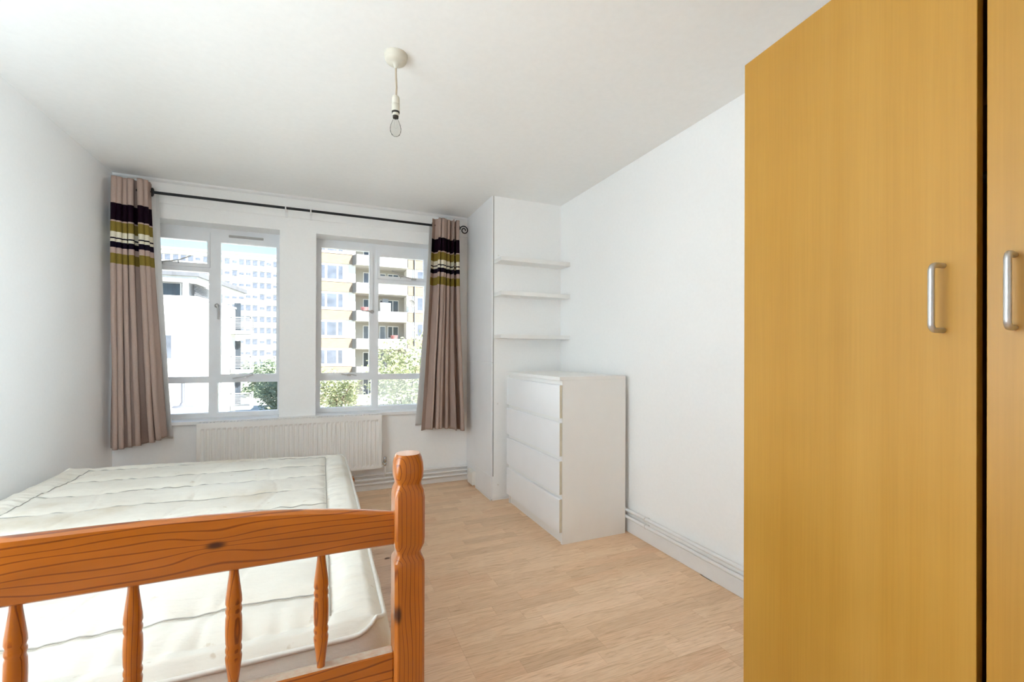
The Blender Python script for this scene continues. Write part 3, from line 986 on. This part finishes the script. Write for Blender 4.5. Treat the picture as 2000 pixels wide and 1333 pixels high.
stc.build('groove_shade_stitching', plain('groove_shade_thread', (.42, .40, .36), .9, noise_scale=50, var=.1), mt)
per = [i for i in range(gx+1)]+[j*(gx+1)+gx for j in range(1, gy+1)]+[gy*(gx+1)+i for i in range(gx-1, -1, -1)]+[j*(gx+1) for j in range(gy-1, 0, -1)]
rim = [vs[k] for k in per]
top.build('quilted_top', M['mattress'], mt)
sd = []
lev = [(0, 0), (.12, .012), (.35, .024), (.55, .026), (.8, .016), (1, 0)]
for t, bl in lev:
    for (x, y_, z) in rim:
        l_ = math.hypot(x/hx, y_/hy)
        nx, ny = (x/hx)**5, (y_/hy)**5
        q = math.hypot(nx, ny) or 1
        w = bl+.004*noise.noise(Vector((x*7, y_*7, t*3)))*(1 if 0 < t < 1 else 0)
        zz = z*(1-t)+0*t
        sd.append((x+nx/q*w, y_+ny/q*w, zz))
n_ = len(rim); fs = []
for j in range(len(lev)-1):
    for k in range(n_):
        fs.append((j*n_+k, j*n_+(k+1) % n_, (j+1)*n_+(k+1) % n_, (j+1)*n_+k))
side = MB().add(sd, fs, True)
side.add(sd[-n_:], [tuple(range(n_-1, -1, -1))])
side.build('side_border', M['mattress'], mt)
rim2 = rim[::2]
MB().tube([(x*1.002, y_*1.002, z+.003) for x, y_, z in rim2], .0055, 8, closed=True).build('piping', M['piping'], mt)
MB().tube([(x*1.002, y_*1.002, .006) for x, y_, z in rim2], .0055, 8, closed=True).build('piping', M['piping'], mt)

# ------------------------------------------------------------------ ceiling pendant
pl = empty('ceiling_pendant', (.275, 1.814, H))
tag(pl, 'bare clear bulb pendant hanging on a short cord from the ceiling', 'ceiling lamp')
MB().lathe([(.047, 0), (.047, -.004), (.0455, -.008), (.044, -.020), (.039, -.028), (.024, -.033), (.012, -.036), (.0085, -.048), (.0045, -.054)], n=32).build('ceiling_rose', M['cream'], pl)
MB().tube([(0, 0, -.05), (.001, 0, -.09), (.003, 0, -.13), (.001, 0, -.175)], .0038, 10).build('cord', M['cord'], pl)
MB().lathe([(.0125, -.170), (.0145, -.173), (.0155, -.178), (.0160, -.200), (.0150, -.2005), (.0150, -.2025), (.0160, -.203), (.0165, -.228), (.0160, -.232)], n=24).build('lamp_holder', M['cream'], pl)
MB().lathe([(.0160, -.232), (.0155, -.238), (.0125, -.239)], n=24).build('shade_ring', M['dark'], pl)
MB().lathe([(.0130, -.238), (.0130, -.249), (.0118, -.2495)], n=24).build('holder_skirt', M['cream'], pl)
MB().lathe([(.0118, -.2495), (.0115, -.258), (.0100, -.259)], n=20).build('bulb_cap', M['dark'], pl)
bp = [(.0095, -.257), (.0105, -.264), (.0150, -.275), (.0200, -.288), (.0225, -.301), (.0215, -.314), (.0165, -.325), (.009, -.331), (.001, -.333)]
bl = MB().lathe(bp, n=28).build('bulb', M['bulb'], pl)
MB().tube([(-.004, 0, -.258), (-.005, 0, -.285), (-.007, 0, -.296), (0, 0, -.300), (.007, 0, -.296), (.005, 0, -.285), (.004, 0, -.258)], .0004, 6).build('filament', M['steel'], bl)

# ------------------------------------------------------------------ small things on the floor
lf = MB()
pts = [(-.016, 0), (-.010, .007), (0, .010), (.011, .007), (.017, .001), (.009, -.006), (-.004, -.008), (-.013, -.005)]
lf.add([(x, y_, .0006+.0012*abs(y_)/.01) for x, y_ in pts]+[(0, 0, .002)], [(i, (i+1) % 8, 8) for i in range(8)])
lf.add([(x, y_, .0002) for x, y_ in pts], [tuple(range(8))])
o = lf.build('dry_leaf', plain('dry_leaf', (.23, .13, .08), .8, noise_scale=80, var=.2), loc=(.337, 2.47, 0))
tag(o, 'small brown dry leaf lying on the floor between mattress and bed post', 'leaf')

# ================================================================== outside the windows
GZ = -7.0
M['grass'] = plain('pale_paving_ground', (.46, .46, .40), .9, noise_scale=.25, var=.18)
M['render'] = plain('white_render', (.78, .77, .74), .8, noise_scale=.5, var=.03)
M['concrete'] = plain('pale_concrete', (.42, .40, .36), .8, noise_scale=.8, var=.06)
M['shadeconc'] = plain('shaded_grey_concrete', (.20, .195, .185), .8, noise_scale=.8, var=.08)  # darker copy of the concrete, shade of the balcony ends in the colour
M['extglass'] = plain('far_window_glass', (.12, .135, .17), .15, noise_scale=1.5, var=.25)
M['darkglass'] = plain('dark_glazing', (.04, .05, .065), .15, noise_scale=1.2, var=.3)
M['extframe'] = plain('white_upvc', (.74, .74, .74), .5, noise_scale=3, var=.03)
M['greymetal'] = plain('grey_metal', (.14, .145, .16), .5, noise_scale=2, var=.1)
M['palegrey'] = plain('pale_grey_cladding', (.24, .245, .26), .6, noise_scale=1, var=.06)
M['railing'] = plain('pale_railing', (.26, .27, .28), .5, noise_scale=4, var=.05)
M['red'] = plain('red_plastic', (.42, .16, .16), .6, noise_scale=3, var=.1)
M['bark'] = plain('tree_bark', (.12, .09, .06), .9, noise_scale=6, var=.3)

def brick_mat():
    m, nt, bs = newmat('buff_brick')
    tc = N(nt, 'ShaderNodeTexCoord'); sp = N(nt, 'ShaderNodeSeparateXYZ'); cb = N(nt, 'ShaderNodeCombineXYZ')
    nt.links.new(tc.outputs['Object'], sp.inputs[0])
    nt.links.new(sp.outputs[0], cb.inputs[0]); nt.links.new(sp.outputs[2], cb.inputs[1])
    br = N(nt, 'ShaderNodeTexBrick'); setin(br, Scale=1.0)
    br.inputs['Color1'].default_value = (.24, .175, .115, 1); br.inputs['Color2'].default_value = (.29, .215, .15, 1); br.inputs['Mortar'].default_value = (.30, .25, .20, 1)
    br.inputs['Mortar Size'].default_value = .008; br.inputs['Brick Width'].default_value = .225; br.inputs['Row Height'].default_value = .075
    nt.links.new(cb.outputs[0], br.inputs['Vector']); nt.links.new(br.outputs[0], bs.inputs['Base Color'])
    setin(bs, Roughness=.85)
    return m
M['brick'] = brick_mat()

def leaf_mat(name, c0, c1):
    m = bpy.data.materials.new(name); m.use_nodes = True
    nt = m.node_tree; bs = nt.nodes['Principled BSDF']; out = nt.nodes['Material Output']
    tc = N(nt, 'ShaderNodeTexCoord'); nz = N(nt, 'ShaderNodeTexNoise'); setin(nz, Scale=3.0, Detail=3.0)
    nt.links.new(tc.outputs['Object'], nz.inputs['Vector'])
    c = ramp(nt, nz.outputs['Fac'], [(.3, c0), (.7, c1)])
    nt.links.new(c, bs.inputs['Base Color']); setin(bs, Roughness=.55)
    tl = N(nt, 'ShaderNodeBsdfTranslucent'); nt.links.new(c, tl.inputs[0])
    ms = N(nt, 'ShaderNodeMixShader'); ms.inputs[0].default_value = .3
    nt.links.new(bs.outputs[0], ms.inputs[1]); nt.links.new(tl.outputs[0], ms.inputs[2]); nt.links.new(ms.outputs[0], out.inputs[0])
    return m
M['leaf1'] = leaf_mat('pale_leaves', (.30, .33, .18), (.50, .53, .33))
M['leaf2'] = leaf_mat('green_leaves', (.20, .26, .17), (.34, .40, .28))

tag(B(-140, 140, YB+TH+.3, 220, GZ-.5, GZ).build('ground', M['grass']), kind='structure')

def child(root, mb, name, mat, **k):
    loc = Vector(root.location)
    mb.v = [(x-loc.x, y_-loc.y, z-loc.z) for x, y_, z in mb.v]
    return mb.build(name, mat, root, **k)

# ---- block of flats with brick bands and balconies
FY = 44.0
fl = empty('block_of_flats', (6.0, FY, GZ))
tag(fl, 'pale block of flats with buff brick bands and stacked white balconies', 'building')
FZT = 16.2
child(fl, B(-1.6, 2.94, FY, FY+9, GZ, FZT), 'wall', M['render'])
child(fl, B(7.81, 18, FY, FY+9, GZ, FZT), 'wall', M['render'])
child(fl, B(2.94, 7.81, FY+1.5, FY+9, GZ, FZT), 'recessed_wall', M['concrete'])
child(fl, B(-1.8, 18.2, FY-.3, FY+9.2, FZT, FZT+.35), 'roof', M['concrete'])
def ext_window(root, x0, x1, z0, z1, yy, lights, glass='extglass', out=1):
    """one window: a frame with a pane per light"""
    fm = B(x0, x1, yy-.06, yy, z0, z1)
    w = child(root, fm, 'window', M['extframe'])
    for a, b in lights:
        p = B(a, b, yy-.075, yy-.055, z0+.09, z1-.09)
        L_ = Vector(root.location); p.v = [(x-L_.x, y_-L_.y, z-L_.z) for x, y_, z in p.v]
        p.build('pane', M[glass], w)
    return w
frn = random.Random(5)
for k in range(-6, 3):
    zb = 10.54+2.66*k
    z0b = zb-.90
    if zb < GZ+.5: continue
    child(fl, B(-1.62, 2.66, FY-.10, FY, z0b, zb), 'brick_band', M['brick'])
    child(fl, B(-1.64, 2.68, FY-.14, FY, zb, zb+.10), 'ledge', M['concrete'])
    child(fl, B(7.83, 18.02, FY-.10, FY, z0b, zb), 'brick_band', M['brick'])
    child(fl, B(7.81, 18.04, FY-.14, FY, zb, zb+.10), 'ledge', M['concrete'])
    # balcony: slanted end, white parapet, slab
    pts = [(2.70, FY), (2.96, FY-.75), (7.79, FY-.75), (7.81, FY), (7.81, FY+1.5), (2.94, FY+1.5), (2.94, FY)]
    child(fl, MB().prism(pts, z0b-.12, z0b+.06), 'balcony_slab', M['concrete'])
    child(fl, B(2.96, 7.79, FY-.76, FY-.62, z0b-.10, zb-.03), 'balcony_parapet', M['render'])
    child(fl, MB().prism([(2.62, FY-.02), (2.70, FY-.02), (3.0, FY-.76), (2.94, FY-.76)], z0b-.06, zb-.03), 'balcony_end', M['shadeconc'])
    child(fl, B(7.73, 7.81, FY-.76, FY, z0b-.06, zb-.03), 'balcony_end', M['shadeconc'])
    if z0b-1.55 > GZ:
        ext_window(fl, -1.45, -.75, z0b-1.57, z0b-.14, FY, [(-1.37, -.83)])
        ext_window(fl, -.32, 1.84, z0b-1.57, z0b-.14, FY, [(-.24, .22), (.42, 1.24), (1.40, 1.78)])
        ext_window(fl, 8.82, 10.20, z0b-1.57, z0b-.14, FY, [(8.90, 9.42), (9.60, 10.12)])
        ext_window(fl, 11.4, 13.5, z0b-1.57, z0b-.14, FY, [(11.5, 11.9), (12.05, 12.85), (13.0, 13.4)])
        yb = FY+1.5
        ext_window(fl, 3.75, 4.95, z0b-2.35, z0b-.40, yb, [(3.83, 4.25), (4.36, 4.87)], 'darkglass' if k % 2 else 'extglass')
        ext_window(fl, 5.35, 5.95, z0b-2.35, z0b-.40, yb, [(5.42, 5.88)], 'extglass')
        ext_window(fl, 6.15, 7.25, z0b-1.65, z0b-.40, yb, [(6.22, 6.62), (6.72, 7.18)], 'darkglass')
child(fl, MB().tube([(8.58, FY-.18, GZ), (8.58, FY-.18, FZT)], .055, 8), 'drainpipe', M['greymetal'])
# things on the balconies
def bz(k): return 10.54+2.66*k-.90+.06        # floor of the balcony whose parapet is band k
dish = empty('satellite_dish', (8.18, FY-.55, bz(-2)+1.75-.02))
tag(dish, 'grey satellite dish fixed at the end of a flats balcony', 'satellite dish')
MB().lathe([(.02, .10), (.18, .08), (.32, .03), (.40, -.04), (.405, -.03), (.32, .05), (.18, .10), (.02, .12)], n=24, axis='Y').build('bowl', M['shadeconc'], dish)
MB().tube([(0, .1, 0), (-.05, .3, -.15), (-.1, .55, -.25)], .03, 8).build('arm', M['greymetal'], dish)
MB().tube([(0, -.02, -.36), (0, -.36, -.10)], .015, 6).build('feed_horn', M['greymetal'], dish)
cb = empty('storage_cabinet', (5.75, FY+.25, bz(-2)))
tag(cb, 'white storage cabinet standing on a balcony of the brick banded flats', 'cabinet')
B(-.5, .5, -.25, .25, 0, 1.75).build('body', M['render'], cb, bevel=.02)
B(-.28, .28, -.22, .22, 1.75, 2.15).build('top_box', M['palegrey'], cb, bevel=.02)
B(-.48, -.01, -.265, -.25, .05, 1.70).build('door', M['extframe'], cb); B(.01, .48, -.265, -.25, .05, 1.70).build('door', M['extframe'], cb)
def tub(x, k, lab, w=.35):
    o = MB().lathe([(w*.75, 0), (w, .5), (w*1.06, .52), (w*1.06, .56), (w*.95, .56), (w*.9, .50), (.02, .48)], n=18).build('planter', M['red'], loc=(x, FY-.28, bz(k)+.62))
    # stands on a stool behind the parapet
    tag(o, lab, 'planter', 'red planters on the flats balconies')
    B(-.3, .3, -.25, .25, -.62, 0).build('stand', M['shadeconc'], o)
tub(3.75, -2, 'red planter on the balcony next to the white storage cabinet')
tub(6.55, -3, 'red planter on the balcony one storey below the storage cabinet')

# ---- long white slab block far behind
SY = 120.0
sb = empty('slab_block', (-25, SY, GZ))
tag(sb, 'long white slab block of flats with rows of small windows in the distance', 'building')
STOP = 24.6
child(sb, B(-52, -4.5, SY, SY+12, GZ, STOP), 'wall', M['render'])
child(sb, B(-52.3, -4.2, SY-.4, SY+12.4, STOP, STOP+.5), 'roof', M['concrete'])
wmesh = B(-.48, .48, -.12, 0, -.60, .60).mesh('window', M['extglass'])
smesh = B(-.48, .48, -.12, 0, -.28, .28).mesh('window', M['extglass'])
srn = random.Random(3)
for r in range(11):
    z = STOP-1.75-2.72*r
    if z < GZ+1: break
    child(sb, B(-52.1, -4.4, SY-.22, SY, z+.72, z+.92), 'floor_band', M['concrete'])
    for c_ in range(22):
        x = -36.6+1.42*c_+.55*(c_//4)*.2
        if x > -6: continue
        o = bpy.data.objects.new('window', wmesh if srn.random() < .75 else smesh)
        o.location = (x+25, 0, z-GZ)
        link(o, sb)

# ---- white rendered house with a set-back top storey, close by on the left
hb = empty('white_house', (-9, 32, GZ))
tag(hb, 'white rendered modern house with grey roof eaves and stacked end balconies', 'house')
child(hb, MB().prism([(-19, 31), (-6.9, 31), (-5.95, 37.5), (-19, 37.5)], GZ, 4.38), 'wall', M['render'])
child(hb, MB().prism([(-19.1, 30.9), (-6.82, 30.9), (-5.85, 37.6), (-19.1, 37.6)], 4.38, 4.50), 'parapet_coping', M['extframe'])
child(hb, MB().prism([(-19, 31.9), (-7.5, 31.9), (-6.75, 37.3), (-19, 37.3)], 4.40, 5.40), 'top_storey', M['palegrey'])
child(hb, MB().prism([(-19.4, 30.7), (-6.75, 30.7), (-5.30, 38.2), (-19.4, 38.2)], 5.66, 5.95), 'roof', M['greymetal'])
child(hb, MB().prism([(-19.3, 30.85), (-6.9, 30.85), (-5.5, 38.0), (-19.3, 38.0)], 5.40, 5.66), 'eaves', M['extframe'])
for a, b in ((-18.5, -14.2), (-13.9, -10.2), (-10.0, -7.9)):
    w = child(hb, B(a, b, 31.84, 31.90, 4.50, 5.36), 'glazing', M['extframe'])
    p = B(a+.06, b-.06, 31.81, 31.85, 4.54, 5.32); L_ = Vector(hb.location); p.v = [(x-L_.x, y_-L_.y, z-L_.z) for x, y_, z in p.v]
    p.build('pane', M['darkglass'], w)
child(hb, B(-7.62, -7.36, 31.0, 31.2, 4.45, 5.45), 'column', M['extframe'])
for k in range(9):
    z = 4.55+k*.09
    child(hb, MB().prism([(-7.30, 32.1), (-7.22, 32.1), (-6.98, 34.0), (-7.06, 34.0)], z, z+.05), 'louvre', M['greymetal'])
ext_window(hb, -9.15, -8.05, .72, 2.25, 31.0, [(-9.05, -8.15)])
for k, zf in enumerate((2.55, -.28, -2.94)):
    x0, x1, y0, y1 = -6.06, -4.80, 36.3, 37.8
    child(hb, B(x0, x1, y0, y1, zf-.05, zf+.22), 'balcony_slab', M['railing'])
    rl_ = MB()
    for (xa, xb, ya, yb) in ((x0, x1, y0, y0+.05), (x1-.05, x1, y0, y1)):
        rl_.box(xa, xb, ya, yb, zf+1.10, zf+1.18)
        for q in range(1, 8):
            rl_.box(xa, xb, ya+.01, yb-.01, zf+.25+q*.105, zf+.285+q*.105)
    for (px_, py_) in ((x0, y0), (x1-.06, y0), (x1-.06, y1-.06)):
        rl_.box(px_, px_+.06, py_, py_+.06, zf+.2, zf+1.18)
    child(hb, rl_, 'balcony_railing', M['railing'])
    child(hb, B(-6.02, -5.60, 37.42, 37.52, zf+.22, zf+2.3), 'balcony_door', M['darkglass'])
for zv in (1.0, -1.6):
    child(hb, MB().tube([(-6.32, 34.6, zv), (-6.32, 34.6, zv+1.1)], .06, 8), 'overflow_pipe', M['greymetal'])

# low flat roofed annex with a vent pole in front of the white house
ax_ = empty('annex', (-8, 17, GZ))
tag(ax_, 'low white annex with a flat roof in front of the white house', 'annex')
child(ax_, B(-13, -3.75, 15.2, 18.6, GZ, -.85), 'wall', M['render'])
child(ax_, B(-13.1, -3.65, 15.1, 18.7, -.85, -.63), 'flat_roof', M['extframe'])
vp = empty('vent_pole', (-4.16, 17.0, -.63))
tag(vp, 'thin pale vent pole standing on the flat roof of the annex', 'vent pole')
MB().tube([(0, 0, .02), (0, 0, .86)], .055, 10).build('pole', M['greymetal'], vp)
MB().lathe([(.30, 0), (.28, .03), (.10, .06), (.07, .14)], n=18).build('base', M['greymetal'], vp)
MB().lathe([(.10, .82), (.11, .88), (.02, .93)], n=14).build('cowl', M['greymetal'], vp)

# ---- trees and shrubs
def tree(name, label, x, y_, ztop, rx, rz, nleaf, lsize, mat, seed, cat='tree', group='trees between the buildings'):
    r_ = random.Random(seed)
    t = empty(name, (x, y_, GZ))
    tag(t, label, cat, group)
    hc = ztop-GZ-rz                      # crown centre height
    tr = MB().tube([(0, 0, 0), (.05, .02, hc*.5), (0, 0, hc)], [.16*rx/2+.05, .12*rx/2+.04, .05], 8)
    tr.build('trunk', M['bark'], t)
    br_ = MB()
    for k in range(7):
        a = k*2.4; p = Vector((math.cos(a)*rx*.6, math.sin(a)*rx*.6, hc+rz*r_.uniform(-.3, .5)))
        br_.tube([(0, 0, hc*.55+k*.1), p*.5+Vector((0, 0, hc*.42)), p], [.06, .04, .015], 6)
    br_.build('branches', M['bark'], t)
    blobs = [(r_.uniform(-.55, .55)*rx, r_.uniform(-.55, .55)*rx, hc+r_.uniform(-.55, .6)*rz, r_.uniform(.35, .6)) for _ in range(16)]
    lf = MB(); vs = []; fs = []
    for i in range(nleaf):
        bx_, by_, bz_, s = blobs[i % len(blobs)]
        d = Vector((r_.gauss(0, 1), r_.gauss(0, 1), r_.gauss(0, 1))); d.normalize()
        rr = r_.random()**.45
        p = Vector((bx_+d.x*rx*s*rr, by_+d.y*rx*s*rr, bz_+d.z*rz*s*rr))
        u = Vector((r_.gauss(0, 1), r_.gauss(0, 1), r_.gauss(0, .6))).normalized()
        w = u.cross(Vector((r_.gauss(0, 1), r_.gauss(0, 1), r_.gauss(0, 1)))).normalized()
        sz = lsize*r_.uniform(.6, 1.3)
        b0 = len(vs)
        vs += [p-u*sz, p+w*sz*.45, p+u*sz, p-w*sz*.45]
        fs.append((b0, b0+1, b0+2, b0+3))
    o = lf.add(vs, fs).build('foliage', mat, t)
    tag(o, kind='stuff')
    return t
tree('tree', 'pale leafy tree in front of the balconies of the brick banded flats', 4.9, 27, 2.6, 2.9, 3.4, 5200, .13, M['leaf1'], 1)
tree('tree', 'small leafy tree in front of the brick bands left of the flats balconies', .9, 32, .2, 1.7, 2.0, 2600, .13, M['leaf1'], 2)
tree('tree', 'dark green tree standing beyond the end balconies of the white house', -4.4, 58, -.9, 3.2, 3.0, 3000, .22, M['leaf2'], 4)
tree('tree', 'round green tree at the foot of the long white slab block', -10.2, 92, .2, 4.2, 4.2, 2600, .34, M['leaf2'], 5)
tree('shrub', 'low pale shrub on the grass below the leafy tree by the flats', 2.9, 20.5, -1.5, 2.4, 1.8, 3000, .11, M['leaf1'], 6, 'shrub')
tree('shrub', 'bright low shrub on the grass beyond the annex of the white house', -3.3, 34, -2.6, 1.9, 1.5, 2000, .13, M['leaf1'], 8, 'shrub')
